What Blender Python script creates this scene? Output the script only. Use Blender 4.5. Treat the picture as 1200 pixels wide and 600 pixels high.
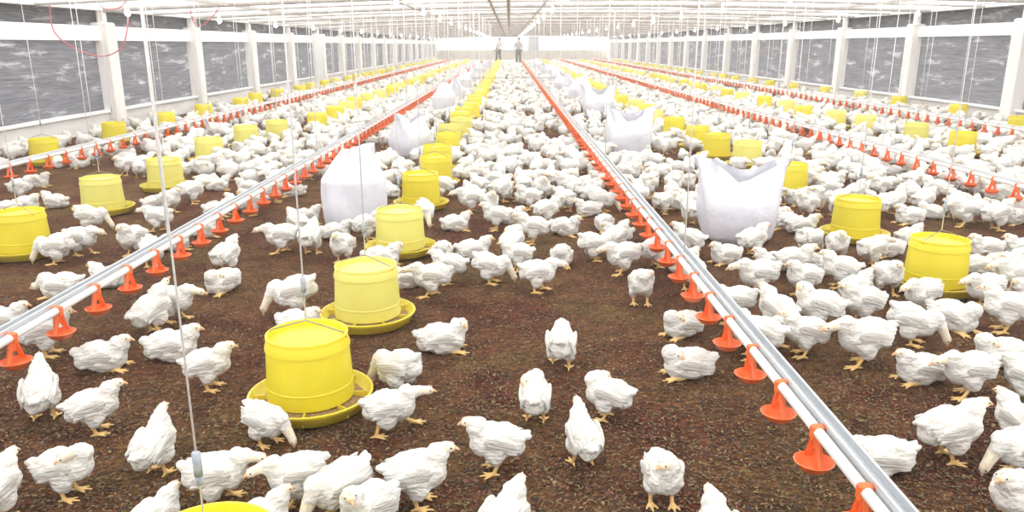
import bpy, bmesh, math, random
import numpy as np
from mathutils import Vector, Matrix, Euler, noise

for o in list(bpy.data.objects):
    bpy.data.objects.remove(o)
R = math.radians
rnd = random.Random(7)
sc = bpy.context.scene
COL = sc.collection

# ------------------------------------------------------------------ camera, light, exposure
CAM_H, F_PX, PITCH = 1.25, 905.0, 15.3
cd = bpy.data.cameras.new('camera')
cam = bpy.data.objects.new('camera', cd)
COL.objects.link(cam)
cam.location = (0, 0, CAM_H)
cam.rotation_euler = (R(90 - PITCH), 0, R(-0.19))
cd.sensor_width = 36.0
cd.lens = F_PX / 1200 * 36
cd.clip_start, cd.clip_end = 0.05, 300
sc.camera = cam

world = bpy.data.worlds.new('overcast_sky')
sc.world = world
world.use_nodes = True
bg = world.node_tree.nodes['Background']
bg.inputs[0].default_value = (0.93, 0.96, 1.0, 1)
bg.inputs[1].default_value = 1.6

sd = bpy.data.lights.new('sun', 'SUN')
sun = bpy.data.objects.new('sun', sd)
COL.objects.link(sun)
sun.rotation_euler = (R(-42), R(10), 0)      # high, beyond the far end of the shed
sd.energy = 5.2
sd.angle = R(8)
sd.color = (1.0, 0.97, 0.93)

sc.view_settings.view_transform = 'Standard'
sc.view_settings.look = 'None'
sc.view_settings.gamma = 1
sc.view_settings.use_curve_mapping = False
sc.view_settings.exposure = 0.68
HAZE = 0.0055                                  # scattering per metre of the dusty air
sc.cycles.volume_bounces = 2
sc.cycles.max_bounces = 8
sc.cycles.diffuse_bounces = 5
sc.cycles.transmission_bounces = 5

CAMR = cam.rotation_euler.to_matrix()
def P(px, py, z=0.0):
    """photo pixel -> world point on the horizontal plane at height z"""
    d = CAMR @ Vector(((px - 600) / F_PX, -(py - 300) / F_PX, -1))
    t = (z - CAM_H) / d.z
    return Vector((d.x * t, d.y * t, z))
CAMI = CAMR.transposed()
def pix(p):
    q = CAMI @ (Vector(p) - Vector((0, 0, CAM_H)))
    return (600 + F_PX * q.x / -q.z, 300 - F_PX * q.y / -q.z)

# ------------------------------------------------------------------ materials
MATS = {}
def mat(name, col, rough=0.6, metal=0.0, var=None, scale=8.0, bump=0.0, bscale=40.0, stretch=(1, 1, 1),
        translucent=0.0, detail=4.0, emit=None, lo=0.35, hi=0.65, spec=0.5, rand=0.0, coords='Object'):
    m = bpy.data.materials.new(name)
    m.use_nodes = True
    nt = m.node_tree
    N, L = nt.nodes, nt.links
    b = N['Principled BSDF']
    b.inputs['Roughness'].default_value = rough
    b.inputs['Metallic'].default_value = metal
    b.inputs['Specular IOR Level'].default_value = spec
    b.inputs['Base Color'].default_value = (*col, 1)
    tc = N.new('ShaderNodeTexCoord')
    mp = N.new('ShaderNodeMapping')
    mp.inputs['Scale'].default_value = stretch
    L.new(tc.outputs[coords], mp.inputs['Vector'])
    colout = None
    if var is not None:
        n = N.new('ShaderNodeTexNoise')
        n.inputs['Scale'].default_value = scale
        n.inputs['Detail'].default_value = detail
        n.inputs['Roughness'].default_value = 0.65
        L.new(mp.outputs[0], n.inputs['Vector'])
        r = N.new('ShaderNodeValToRGB')
        r.color_ramp.elements[0].position, r.color_ramp.elements[1].position = lo, hi
        r.color_ramp.elements[0].color = (*col, 1)
        r.color_ramp.elements[1].color = (*var, 1)
        L.new(n.outputs['Fac'], r.inputs['Fac'])
        colout = r.outputs[0]
    if rand:
        oi = N.new('ShaderNodeObjectInfo')
        h = N.new('ShaderNodeHueSaturation')
        mr = N.new('ShaderNodeMapRange')
        mr.inputs['To Min'].default_value, mr.inputs['To Max'].default_value = 1 - rand, 1 + rand * 0.4
        L.new(oi.outputs['Random'], mr.inputs['Value'])
        L.new(mr.outputs[0], h.inputs['Value'])
        if colout is None:
            h.inputs['Color'].default_value = (*col, 1)
        else:
            L.new(colout, h.inputs['Color'])
        colout = h.outputs[0]
    if colout is not None:
        L.new(colout, b.inputs['Base Color'])
    if bump:
        n2 = N.new('ShaderNodeTexNoise')
        n2.inputs['Scale'].default_value = bscale
        n2.inputs['Detail'].default_value = 3
        L.new(mp.outputs[0], n2.inputs['Vector'])
        bp = N.new('ShaderNodeBump')
        bp.inputs['Strength'].default_value = bump
        bp.inputs['Distance'].default_value = 0.01
        L.new(n2.outputs['Fac'], bp.inputs['Height'])
        L.new(bp.outputs[0], b.inputs['Normal'])
    if translucent:
        t = N.new('ShaderNodeBsdfTranslucent')
        t.inputs['Color'].default_value = (*col, 1)
        if colout is not None:
            L.new(colout, t.inputs['Color'])
        mx = N.new('ShaderNodeMixShader')
        mx.inputs[0].default_value = translucent
        L.new(b.outputs[0], mx.inputs[1])
        L.new(t.outputs[0], mx.inputs[2])
        L.new(mx.outputs[0], N['Material Output'].inputs['Surface'])
    if emit:
        b.inputs['Emission Color'].default_value = (*emit[0], 1)
        b.inputs['Emission Strength'].default_value = emit[1]
    MATS[name] = m
    return m

mat('feather', (0.80, 0.79, 0.755), 0.85, var=(0.68, 0.63, 0.54), scale=14, lo=0.48, hi=0.78, bump=0.9, bscale=55,
    stretch=(0.55, 1.3, 1.3), spec=0.2, rand=0.06, translucent=0.12)
mat('wing_feather', (0.80, 0.79, 0.76), 0.85, var=(0.68, 0.64, 0.56), scale=22, lo=0.45, hi=0.78, bump=1.0, bscale=70,
    stretch=(0.35, 1, 1.8), spec=0.2, rand=0.06, translucent=0.12)
mat('head_feather', (0.82, 0.77, 0.62), 0.85, var=(0.78, 0.66, 0.50), scale=40, bump=0.3, bscale=120, spec=0.2)
mat('leg_skin', (0.82, 0.56, 0.22), 0.6, var=(0.72, 0.44, 0.15), scale=60, bump=0.3, bscale=220)
mat('beak_horn', (0.80, 0.50, 0.26), 0.45, var=(0.66, 0.36, 0.18), scale=60)
mat('comb_skin', (0.80, 0.48, 0.36), 0.55, var=(0.72, 0.40, 0.30), scale=80)
mat('eye_dark', (0.03, 0.02, 0.015), 0.2)
mat('plastic_yellow', (0.90, 0.80, 0.06), 0.38, var=(0.88, 0.76, 0.04), scale=5, bump=0.05, bscale=12, rand=0.04, translucent=0.30)
mat('plastic_lemon', (0.90, 0.86, 0.26), 0.42, var=(0.88, 0.82, 0.20), scale=5, bump=0.05, bscale=12, rand=0.04, translucent=0.30)
mat('tray_yellow', (0.84, 0.72, 0.06), 0.42, var=(0.74, 0.60, 0.05), scale=9, rand=0.04, translucent=0.15)
mat('feed_grain', (0.22, 0.13, 0.05), 0.95, var=(0.42, 0.28, 0.12), scale=120, bump=0.8, bscale=200)
mat('galvanised', (0.62, 0.64, 0.66), 0.42, metal=0.55, var=(0.50, 0.52, 0.54), scale=14, stretch=(6, 0.3, 6))
mat('pvc_white', (0.86, 0.86, 0.85), 0.35, var=(0.78, 0.77, 0.74), scale=6, stretch=(4, 0.5, 4))
mat('cup_orange', (0.95, 0.17, 0.04), 0.38, var=(0.92, 0.22, 0.06), scale=20, translucent=0.15, rand=0.06)
mat('cord_white', (0.78, 0.77, 0.76), 0.8, var=(0.68, 0.67, 0.66), scale=60)
mat('adjuster_grey', (0.24, 0.31, 0.38), 0.4, var=(0.52, 0.55, 0.60), scale=40)
mat('wire_dark', (0.25, 0.22, 0.20), 0.4, metal=0.6, var=(0.32, 0.28, 0.24), scale=60)
mat('sack_white', (0.82, 0.82, 0.87), 0.5, var=(0.72, 0.72, 0.79), scale=7, bump=0.9, bscale=14, translucent=0.2)
mat('post_paint', (0.86, 0.83, 0.80), 0.8, var=(0.70, 0.66, 0.62), scale=5, stretch=(1, 1, 0.35), lo=0.45, hi=0.8, bump=0.1, bscale=30)
mat('beam_white', (0.90, 0.90, 0.89), 0.6, var=(0.84, 0.84, 0.82), scale=3)
mat('kerb_paint', (0.80, 0.79, 0.77), 0.85, var=(0.58, 0.55, 0.52), scale=3, stretch=(1, 0.4, 2), lo=0.45, hi=0.85, bump=0.2, bscale=30)
mat('ceiling_sheet', (0.90, 0.895, 0.885), 0.7, var=(0.82, 0.81, 0.79), scale=1.2, stretch=(0.6, 2.5, 1), translucent=0.6)
mat('ceiling_steel', (0.60, 0.57, 0.55), 0.6, var=(0.46, 0.42, 0.40), scale=4)
mat('end_sheet', (0.92, 0.92, 0.92), 0.7, var=(0.86, 0.86, 0.86), scale=0.8, translucent=0.6)
mat('block_beige', (0.60, 0.55, 0.48), 0.9, var=(0.50, 0.45, 0.39), scale=2.0, bump=0.3, bscale=12)
mat('door_grey', (0.40, 0.40, 0.41), 0.6, var=(0.48, 0.48, 0.49), scale=3)
mat('cable_red', (0.62, 0.16, 0.18), 0.5, var=(0.52, 0.12, 0.14), scale=30)
mat('lamp_cap', (0.80, 0.80, 0.80), 0.4, var=(0.70, 0.70, 0.70), scale=20)
mat('lamp_bulb', (1, 1, 1), 0.4, emit=((1.0, 0.97, 0.92), 40.0))
mat('skin', (0.38, 0.22, 0.15), 0.6, var=(0.33, 0.19, 0.13), scale=20)
mat('hair_black', (0.02, 0.018, 0.016), 0.6, var=(0.03, 0.026, 0.022), scale=60)
mat('shirt_grey', (0.36, 0.37, 0.40), 0.9, var=(0.28, 0.29, 0.31), scale=9, bump=0.3, bscale=25)
mat('shirt_pale', (0.66, 0.67, 0.70), 0.9, var=(0.56, 0.57, 0.60), scale=9, bump=0.3, bscale=25)
mat('trousers_dark', (0.05, 0.045, 0.06), 0.9, var=(0.08, 0.07, 0.085), scale=12, bump=0.3, bscale=30)
mat('boot_dark', (0.16, 0.05, 0.05), 0.7, var=(0.10, 0.04, 0.04), scale=20)
mat('litter_dark', (0.030, 0.019, 0.013), 0.95, var=(0.06, 0.035, 0.022), scale=35)
mat('litter_olive', (0.19, 0.145, 0.062), 0.95, var=(0.12, 0.092, 0.040), scale=35)
mat('litter_chip', (0.22, 0.095, 0.055), 0.95, var=(0.10, 0.040, 0.026), scale=35, lo=0.4, hi=0.6)
mat('litter_husk', (0.30, 0.21, 0.11), 0.95, var=(0.20, 0.14, 0.06), scale=35, lo=0.4, hi=0.6)

def make_litter():
    m = bpy.data.materials.new('litter_floor'); m.use_nodes = True
    N, L = m.node_tree.nodes, m.node_tree.links
    b = N['Principled BSDF']; b.inputs['Roughness'].default_value = 0.95
    b.inputs['Specular IOR Level'].default_value = 0.15
    tc = N.new('ShaderNodeTexCoord')
    def nz(scale, detail, rough=0.6, st=None):
        n = N.new('ShaderNodeTexNoise'); n.inputs['Scale'].default_value = scale
        n.inputs['Detail'].default_value = detail; n.inputs['Roughness'].default_value = rough
        if st:
            mp = N.new('ShaderNodeMapping'); mp.inputs['Scale'].default_value = st
            L.new(tc.outputs['Object'], mp.inputs['Vector']); L.new(mp.outputs[0], n.inputs['Vector'])
        else:
            L.new(tc.outputs['Object'], n.inputs['Vector'])
        return n
    def ramp(n, stops):
        r = N.new('ShaderNodeValToRGB')
        e = r.color_ramp.elements
        e[0].position, e[0].color = stops[0][0], (*stops[0][1], 1)
        e[1].position, e[1].color = stops[-1][0], (*stops[-1][1], 1)
        for p, c in stops[1:-1]:
            k = e.new(p); k.color = (*c, 1)
        L.new(n.outputs['Fac'], r.inputs['Fac'])
        return r
    fine = ramp(nz(34, 8, 0.8), [(0.30, (0.020, 0.011, 0.008)), (0.44, (0.095, 0.052, 0.027)),
                                  (0.56, (0.17, 0.100, 0.050)), (0.72, (0.33, 0.21, 0.115))])
    big = ramp(nz(1.6, 4), [(0.38, (0.66, 0.34, 0.30)), (0.5, (1.0, 0.78, 0.64)), (0.62, (0.98, 0.98, 0.66))])
    mid = ramp(nz(7, 4), [(0.34, (0.55, 0.48, 0.45)), (0.6, (1.15, 1.1, 1.05))])
    m1 = N.new('ShaderNodeMixRGB'); m1.blend_type = 'MULTIPLY'; m1.inputs[0].default_value = 1
    m2 = N.new('ShaderNodeMixRGB'); m2.blend_type = 'MULTIPLY'; m2.inputs[0].default_value = 1
    L.new(fine.outputs[0], m1.inputs[1]); L.new(big.outputs[0], m1.inputs[2])
    L.new(m1.outputs[0], m2.inputs[1]); L.new(mid.outputs[0], m2.inputs[2])
    L.new(m2.outputs[0], b.inputs['Base Color'])
    bp = N.new('ShaderNodeBump'); bp.inputs['Strength'].default_value = 0.9; bp.inputs['Distance'].default_value = 0.02
    L.new(nz(60, 5, 0.7).outputs['Fac'], bp.inputs['Height'])
    L.new(bp.outputs[0], b.inputs['Normal'])
    MATS['litter_floor'] = m
make_litter()

def make_curtain():
    m = bpy.data.materials.new('curtain_net'); m.use_nodes = True
    N, L = m.node_tree.nodes, m.node_tree.links
    b = N['Principled BSDF']; b.inputs['Roughness'].default_value = 0.8
    tc = N.new('ShaderNodeTexCoord')
    mp = N.new('ShaderNodeMapping'); mp.inputs['Scale'].default_value = (1, 0.6, 14)
    L.new(tc.outputs['Object'], mp.inputs['Vector'])
    n = N.new('ShaderNodeTexNoise'); n.inputs['Scale'].default_value = 4; n.inputs['Detail'].default_value = 5
    L.new(mp.outputs[0], n.inputs['Vector'])
    r = N.new('ShaderNodeValToRGB')
    r.color_ramp.elements[0].position, r.color_ramp.elements[0].color = 0.3, (0.11, 0.107, 0.12, 1)
    r.color_ramp.elements[1].position, r.color_ramp.elements[1].color = 0.7, (0.22, 0.215, 0.23, 1)
    L.new(n.outputs['Fac'], r.inputs['Fac'])
    # pale worn streaks: daylight through tears in the net, painted into the colour
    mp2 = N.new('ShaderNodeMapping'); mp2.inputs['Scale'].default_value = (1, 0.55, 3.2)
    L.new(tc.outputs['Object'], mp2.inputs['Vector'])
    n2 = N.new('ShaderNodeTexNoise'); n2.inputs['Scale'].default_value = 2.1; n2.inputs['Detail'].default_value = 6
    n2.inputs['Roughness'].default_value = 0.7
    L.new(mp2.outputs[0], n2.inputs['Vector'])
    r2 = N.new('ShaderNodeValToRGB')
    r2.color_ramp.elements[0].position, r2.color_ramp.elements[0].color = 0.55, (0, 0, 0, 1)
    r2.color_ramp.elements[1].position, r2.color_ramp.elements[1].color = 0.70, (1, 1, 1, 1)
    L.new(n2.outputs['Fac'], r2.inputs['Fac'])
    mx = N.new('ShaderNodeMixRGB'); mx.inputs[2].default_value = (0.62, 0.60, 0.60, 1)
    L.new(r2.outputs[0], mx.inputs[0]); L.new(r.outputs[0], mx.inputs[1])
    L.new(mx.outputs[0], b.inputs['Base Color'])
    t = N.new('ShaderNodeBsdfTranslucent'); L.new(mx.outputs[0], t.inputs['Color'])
    ms = N.new('ShaderNodeMixShader'); ms.inputs[0].default_value = 0.35
    L.new(b.outputs[0], ms.inputs[1]); L.new(t.outputs[0], ms.inputs[2])
    L.new(ms.outputs[0], N['Material Output'].inputs['Surface'])
    MATS['curtain_net'] = m
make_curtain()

# ------------------------------------------------------------------ mesh helpers
class MB:
    def __init__(s):
        s.v, s.f, s.m = [], [], []
    def add(s, vs, fs, mi=0):
        b = len(s.v)
        s.v += [tuple(v) for v in vs]
        s.f += [tuple(b + i for i in f) for f in fs]
        s.m += [mi] * len(fs)
        return s
    def box(s, lo, hi, mi=0):
        x0, y0, z0 = lo; x1, y1, z1 = hi
        return s.add([(x0, y0, z0), (x1, y0, z0), (x1, y1, z0), (x0, y1, z0), (x0, y0, z1), (x1, y0, z1), (x1, y1, z1), (x0, y1, z1)],
                     [(0, 3, 2, 1), (4, 5, 6, 7), (0, 1, 5, 4), (1, 2, 6, 5), (2, 3, 7, 6), (3, 0, 4, 7)], mi)
    def bbox(s, lo, hi, bev=0.01, mi=0):
        """box with chamfered vertical edges and top"""
        x0, y0, z0 = lo; x1, y1, z1 = hi
        def ring(x0, y0, x1, y1, z):
            b = bev
            return [(x0 + b, y0, z), (x1 - b, y0, z), (x1, y0 + b, z), (x1, y1 - b, z), (x1 - b, y1, z), (x0 + b, y1, z), (x0, y1 - b, z), (x0, y0 + b, z)]
        rs = [ring(x0, y0, x1, y1, z0), ring(x0, y0, x1, y1, z1 - bev), ring(x0 + bev, y0 + bev, x1 - bev, y1 - bev, z1)]
        vs = sum(rs, [])
        fs = [tuple(range(7, -1, -1)), tuple(range(16, 24))]
        for k in range(2):
            for i in range(8):
                j = (i + 1) % 8
                fs.append((k * 8 + i, k * 8 + j, k * 8 + 8 + j, k * 8 + 8 + i))
        return s.add(vs, fs, mi)
    def ell(s, c, r, rot=None, n=14, k=9, mi=0):
        M = rot if rot is not None else Matrix.Identity(3)
        vs, fs = [], []
        for j in range(1, k):
            th = math.pi * j / k
            for i in range(n):
                ph = 2 * math.pi * i / n
                vs.append(Vector(c) + M @ Vector((r[0] * math.cos(th), r[1] * math.sin(th) * math.cos(ph), r[2] * math.sin(th) * math.sin(ph))))
        a = len(vs); vs.append(Vector(c) + M @ Vector((r[0], 0, 0)))
        b = len(vs); vs.append(Vector(c) + M @ Vector((-r[0], 0, 0)))
        for j in range(k - 2):
            for i in range(n):
                q = (i + 1) % n
                fs.append((j * n + i, (j + 1) * n + i, (j + 1) * n + q, j * n + q))
        for i in range(n):
            q = (i + 1) % n
            fs.append((a, i, q)); fs.append((b, (k - 2) * n + q, (k - 2) * n + i))
        return s.add(vs, fs, mi)
    def tube(s, pts, rad, n=8, cap=True, mi=0):
        pts = [Vector(p) for p in pts]
        rad = rad if hasattr(rad, '__len__') else [rad] * len(pts)
        vs, fs = [], []
        up0 = None
        for k, p in enumerate(pts):
            d = (pts[min(k + 1, len(pts) - 1)] - pts[max(k - 1, 0)]).normalized()
            if up0 is None:
                up0 = Vector((0, 0, 1)) if abs(d.z) < 0.9 else Vector((1, 0, 0))
            u = d.cross(up0)
            if u.length < 1e-4:
                u = d.cross(Vector((0, 1, 0)))
            u.normalize(); w = u.cross(d).normalized(); up0 = w
            for i in range(n):
                a = 2 * math.pi * i / n
                vs.append(p + (u * math.cos(a) + w * math.sin(a)) * rad[k])
        for k in range(len(pts) - 1):
            for i in range(n):
                j = (i + 1) % n
                fs.append((k * n + i, k * n + j, (k + 1) * n + j, (k + 1) * n + i))
        if cap:
            fs.append(tuple(range(n - 1, -1, -1)))
            fs.append(tuple(range((len(pts) - 1) * n, len(pts) * n)))
        return s.add(vs, fs, mi)
    def lathe(s, prof, n=32, c=(0, 0, 0), closed=False, mi=0):
        vs, fs = [], []
        for (r, z) in prof:
            for i in range(n):
                a = 2 * math.pi * i / n
                vs.append((c[0] + r * math.cos(a), c[1] + r * math.sin(a), c[2] + z))
        m = len(prof)
        for k in range(m if closed else m - 1):
            k2 = (k + 1) % m
            for i in range(n):
                j = (i + 1) % n
                fs.append((k * n + i, k * n + j, k2 * n + j, k2 * n + i))
        return s.add(vs, fs, mi)
    def mesh(s, name, mats, smooth=True):
        me = bpy.data.meshes.new(name)
        me.from_pydata(s.v, [], s.f)
        for m in (mats if isinstance(mats, (list, tuple)) else [mats]):
            me.materials.append(MATS[m])
        if any(s.m):
            me.polygons.foreach_set('material_index', s.m)
        if smooth:
            me.polygons.foreach_set('use_smooth', [True] * len(me.polygons))
        me.update()
        return me

def link(name, me, parent=None, loc=None, mtx=None):
    o = bpy.data.objects.new(name, me)
    COL.objects.link(o)
    if parent is not None:
        o.parent = parent
    if mtx is not None:
        o.matrix_local = mtx
    if loc is not None:
        o.location = loc
    return o
def tag(o, label=None, cat=None, group=None, kind=None):
    if label: o['label'] = label
    if cat: o['category'] = cat
    if group: o['group'] = group
    if kind: o['kind'] = kind
    return o
def smooth_by_angle(me, deg=40):
    bm = bmesh.new(); bm.from_mesh(me)
    for e in bm.edges:
        if len(e.link_faces) == 2 and e.calc_face_angle(0) > R(deg):
            e.smooth = False
    bm.to_mesh(me); bm.free()
    return me
ORD = ['first', 'second', 'third', 'fourth', 'fifth', 'sixth', 'seventh', 'eighth', 'ninth', 'tenth', 'eleventh', 'twelfth',
       'thirteenth', 'fourteenth', 'fifteenth', 'sixteenth', 'seventeenth', 'eighteenth', 'nineteenth', 'twentieth']

# ------------------------------------------------------------------ the shed
XL, XR, Y0, Y1 = -6.1, 8.1, -7.0, 66.0
BAY = 3.25
bays = [12.1 + 3.36 * k for k in range(-5, 17)]             # post positions along Y
BAYS = {'left': bays, 'right': [12.6 + 3.4 * k for k in range(-5, 16)]}

fl = MB(); fl.add([(XL - .4, Y0, 0), (XR + .4, Y0, 0), (XR + .4, Y1, 0), (XL - .4, Y1, 0)], [(0, 1, 2, 3)])
FLOOR = tag(link('floor', fl.mesh('floor', 'litter_floor', False)), 'brown crumbly litter covering the shed floor', kind='structure')

def side_wall(side, X, sgn, kerb_h, beam0, beam1, eave):
    """sgn = +1: the inner side looks towards +X"""
    bays = BAYS[side]
    w = MB(); w.bbox((min(X, X - sgn * .22), Y0, 0), (max(X, X - sgn * .22), Y1, kerb_h), .02)
    wall = link('wall_' + side, w.mesh('wall_' + side, 'kerb_paint', False))
    tag(wall, 'low whitewashed kerb wall with posts along the %s side' % side, kind='structure')
    b = MB(); b.bbox((min(X + sgn * .02, X - sgn * .16), Y0, beam0), (max(X + sgn * .02, X - sgn * .16), Y1, beam1), .02)
    link('top_beam', b.mesh('top_beam_' + side, 'beam_white', False), wall)
    s = MB(); s.bbox((min(X + sgn * .05, X - sgn * .2), Y0, kerb_h), (max(X + sgn * .05, X - sgn * .2), Y1, kerb_h + .035), .01)
    link('sill', s.mesh('sill_' + side, 'beam_white', False), wall)
    un = MB(); un.box((min(X - sgn * .12, X - sgn * .135), Y0, beam1), (max(X - sgn * .12, X - sgn * .135), Y1, eave + .15))
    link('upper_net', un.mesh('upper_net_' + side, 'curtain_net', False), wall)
    ev = MB(); ev.bbox((min(X + sgn * .05, X - sgn * .25), Y0, eave), (max(X + sgn * .05, X - sgn * .25), Y1, eave + .05), .01)
    link('eave_rail', ev.mesh('eave_rail_' + side, 'beam_white', False), wall)
    pm = MB()
    pm.bbox((-.13, -.14, 0), (.13, .14, beam1 + .05 - 0), .02)
    pm.bbox((-.05, -.06, beam1 + .05), (.05, .06, eave + .02), .008)
    pme = pm.mesh('post_' + side, 'post_paint', False)
    for y in bays:
        link('post', pme, wall, (X + sgn * .0, y, 0))
    # net curtains, one in each bay
    for k in range(len(bays) - 1):
        ya, yb = bays[k] + .12, bays[k + 1] - .12
        g = MB(); nu, nv = 18, 14
        vs = []
        for j in range(nv + 1):
            for i in range(nu + 1):
                u, v = i / nu, j / nv
                z = kerb_h + .03 + (beam0 + .02 - kerb_h - .03) * v
                d = .018 * math.sin(v * 19 + 1.5 * math.sin(u * 5 + k)) + .03 * noise.noise(Vector((u * 3, v * 4, k * 3.7 + X)))
                d *= min(1, 9 * min(u, 1 - u))
                vs.append((X - sgn * (.07 + d), ya + (yb - ya) * u, z))
        fs = []
        for j in range(nv):
            for i in range(nu):
                a = j * (nu + 1) + i
                fs.append((a, a + 1, a + nu + 2, a + nu + 1))
        g.add(vs, fs)
        if yb < 6: continue
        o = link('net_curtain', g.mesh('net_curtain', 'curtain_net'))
        n = k - 4
        if 0 <= n < 10:
            lab = 'dark grey net curtain in the %s visible bay of the %s wall' % (ORD[n], side)
        elif n < 0:
            lab = 'dark grey net curtain beside the camera in the %s wall' % side
        else:
            lab = 'dark grey net curtain far down the %s wall' % side
        tag(o, lab, 'curtain', 'net curtains of the %s wall' % side)
    return wall
wl = side_wall('left', XL, 1, 0.26, 1.31, 1.52, 1.74)
wr = side_wall('right', XR, -1, 0.22, 1.40, 1.60, 1.86)

# ceiling: thin translucent sheet on cross bars, slightly higher in the middle
XM = (XL + XR) / 2
def zc(x):
    t = (x - XL) / (XR - XL)
    return 1.77 + .13 * t + .16 * math.sin(math.pi * t)
cl = MB()
xs = np.linspace(XL - .3, XR + .3, 25); ys = np.arange(Y0, Y1 + .01, .8)
vs = [(x, y, zc(min(max(x, XL), XR)) + .03 + (.012 * math.sin(y * 5.2))) for y in ys for x in xs]
nx = len(xs)
fs = [(j * nx + i, (j + 1) * nx + i, (j + 1) * nx + i + 1, j * nx + i + 1) for j in range(len(ys) - 1) for i in range(nx - 1)]
cl.add(vs, fs)
ceil = tag(link('ceiling', cl.mesh('ceiling', 'ceiling_sheet')), 'low white translucent sheet ceiling on steel cross bars', kind='structure')
def cross_bar(y, r, m):
    b = MB()
    pts = [(x, y, zc(x) - .02) for x in np.linspace(XL, XR, 15)]
    b.tube(pts, r, 6)
    return link('cross_bar', b.mesh('cross_bar', m), ceil)
for k, y in enumerate(bays):
    if y < 6: continue
    cross_bar(y, .045, 'ceiling_steel')
    cross_bar(y + BAY / 2, .026, 'ceiling_steel')
for X_ in (-4.2, -1.75, -.32, .62, 3.7, 6.2):
    b = MB(); b.box((X_ - .025, Y0, zc(X_) - .05), (X_ + .025, Y1, zc(X_) - .005))
    link('long_bar', b.mesh('long_bar', 'ceiling_steel', False), ceil)

# end walls
ew = MB()
DW0, DW1, DZ0, DZ1 = -1.35, 0.72, 0.80, 1.86
ew.box((XL, Y1, .8), (DW0, Y1 + .1, 2.1)); ew.box((DW1, Y1, .8), (XR, Y1 + .1, 2.1)); ew.box((DW0, Y1, DZ1), (DW1, Y1 + .1, 2.1))
we = tag(link('wall_end', ew.mesh('wall_end', 'end_sheet', False)), 'bright white sheeted wall at the far end', kind='structure')
lw = MB(); lw.box((XL, Y1 - .06, 0), (XR, Y1 + .12, .8))
link('block_base', lw.mesh('block_base', 'block_beige', False), we)
fm = MB()
for a, b_ in (((DW0 - .06, DZ1), (DW1 + .06, DZ1 + .07)), ((DW0 - .06, DZ0 - .05), (DW1 + .06, DZ0 + .03)), ((DW0 - .07, DZ0), (DW0, DZ1)), ((DW1, DZ0), (DW1 + .07, DZ1))):
    fm.box((a[0], Y1 - .1, a[1]), (b_[0], Y1 + .02, b_[1]))
link('opening_frame', fm.mesh('opening_frame', 'door_grey', False), we)
dm = MB(); dm.box((1.55, Y1 - .09, .75), (2.45, Y1 - .02, 1.9))
for zz in (.8, 1.1, 1.4, 1.7): dm.box((1.58, Y1 - .11, zz), (2.42, Y1 - .09, zz + .03))
link('louvre_panel', dm.mesh('louvre_panel', 'door_grey', False), we)
bw = MB(); bw.box((XL, Y0 - .1, 0), (XR, Y0, 2.1))
tag(link('wall_back', bw.mesh('wall_back', 'end_sheet', False)), 'white sheeted wall behind the camera', kind='structure')

# white board between two posts far along the left wall
b = MB(); b.bbox((-.19, -.03, 0), (.19, .03, 1.56), .015); b.bbox((-.165, -.045, .08), (.165, -.03, 1.50), .006)
tag(link('white_board', b.mesh('white_board', 'beam_white', False), None, (XL + .33, 24.3, 0)), 'tall white board standing out from the left wall far down the shed', 'board')

# ------------------------------------------------------------------ lamps
cap = MB(); cap.lathe([(.006, .10), (.018, .095), (.030, .05), (.034, .0), (.0, .0)], 12)
cap_me = cap.mesh('lamp_cap', 'lamp_cap')
bl = MB(); bl.ell((0, 0, -.036), (.034, .034, .042), None, 12, 8); bulb_me = bl.mesh('bulb', 'lamp_bulb')
co = MB(); co.tube([(0, 0, .09), (0, 0, .15)], .004, 5); lc_me = co.mesh('lamp_cord', 'cord_white')
lrows = [(-4.9, 'above the left wall feeders'), (-1.45, 'above the left sacks'), (.72, 'above the right drinking line'), (3.6, 'above the right outer drinking line'), (6.9, 'above the right wall feeders')]
for (X_, where) in lrows:
    n = 0
    for k in range(-1, 17):
        y = 10.4 + k * BAY
        z = zc(X_) - .145
        t = bpy.data.objects.new('hanging_lamp', None); COL.objects.link(t); t.location = (X_, y, z)
        tag(t, ('white hanging bulb lamp, %s in the row %s' % (ORD[n], where)) if n < 8 else 'small far white bulb lamp hanging in the row %s' % where, 'lamp', 'hanging lamps')
        link('lamp_cap', cap_me, t); link('bulb', bulb_me, t); link('lamp_cord', lc_me, t)
        n += 1

# ------------------------------------------------------------------ drinking lines
LINES = [(-4.26, 'outer left'), (-1.76, 'inner left'), (.83, 'inner right'), (3.72, 'outer right'), (6.2, 'far right')]
PZ = .26
cup = MB()
cup.lathe([(.0, .0), (.018, .0), (.034, .006), (.050, .026), (.054, .030), (.050, .032), (.030, .012), (.0, .008)], 16)
for s in (-1, 1):
    cup.tube([(0, s * .040, .028), (0, s * .030, .050), (0, s * .017, .082), (0, s * .014, .112)], [.008, .009, .010, .010], 6)
    cup.add([(-.012, s * .040, .024), (.012, s * .040, .024), (.010, s * .014, .10), (-.010, s * .014, .10)], [(0, 1, 2, 3)])
cup.tube([(0, 0, .066), (0, 0, .118)], [.007, .010], 6)
cup.bbox((-.0175, -.013, .098), (.0175, .013, .1355), .005)
cup_me = smooth_by_angle(cup.mesh('drip_cup', 'cup_orange'), 45)
lowcup = MB()
lowcup.lathe([(.0, .0), (.030, .004), (.049, .034), (.0, .014)], 7)
lowcup.tube([(0, 0, .02), (0, 0, .14)], [.030, .016], 4)
lowcup_me = lowcup.mesh('drip_cup_small', 'cup_orange')
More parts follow.
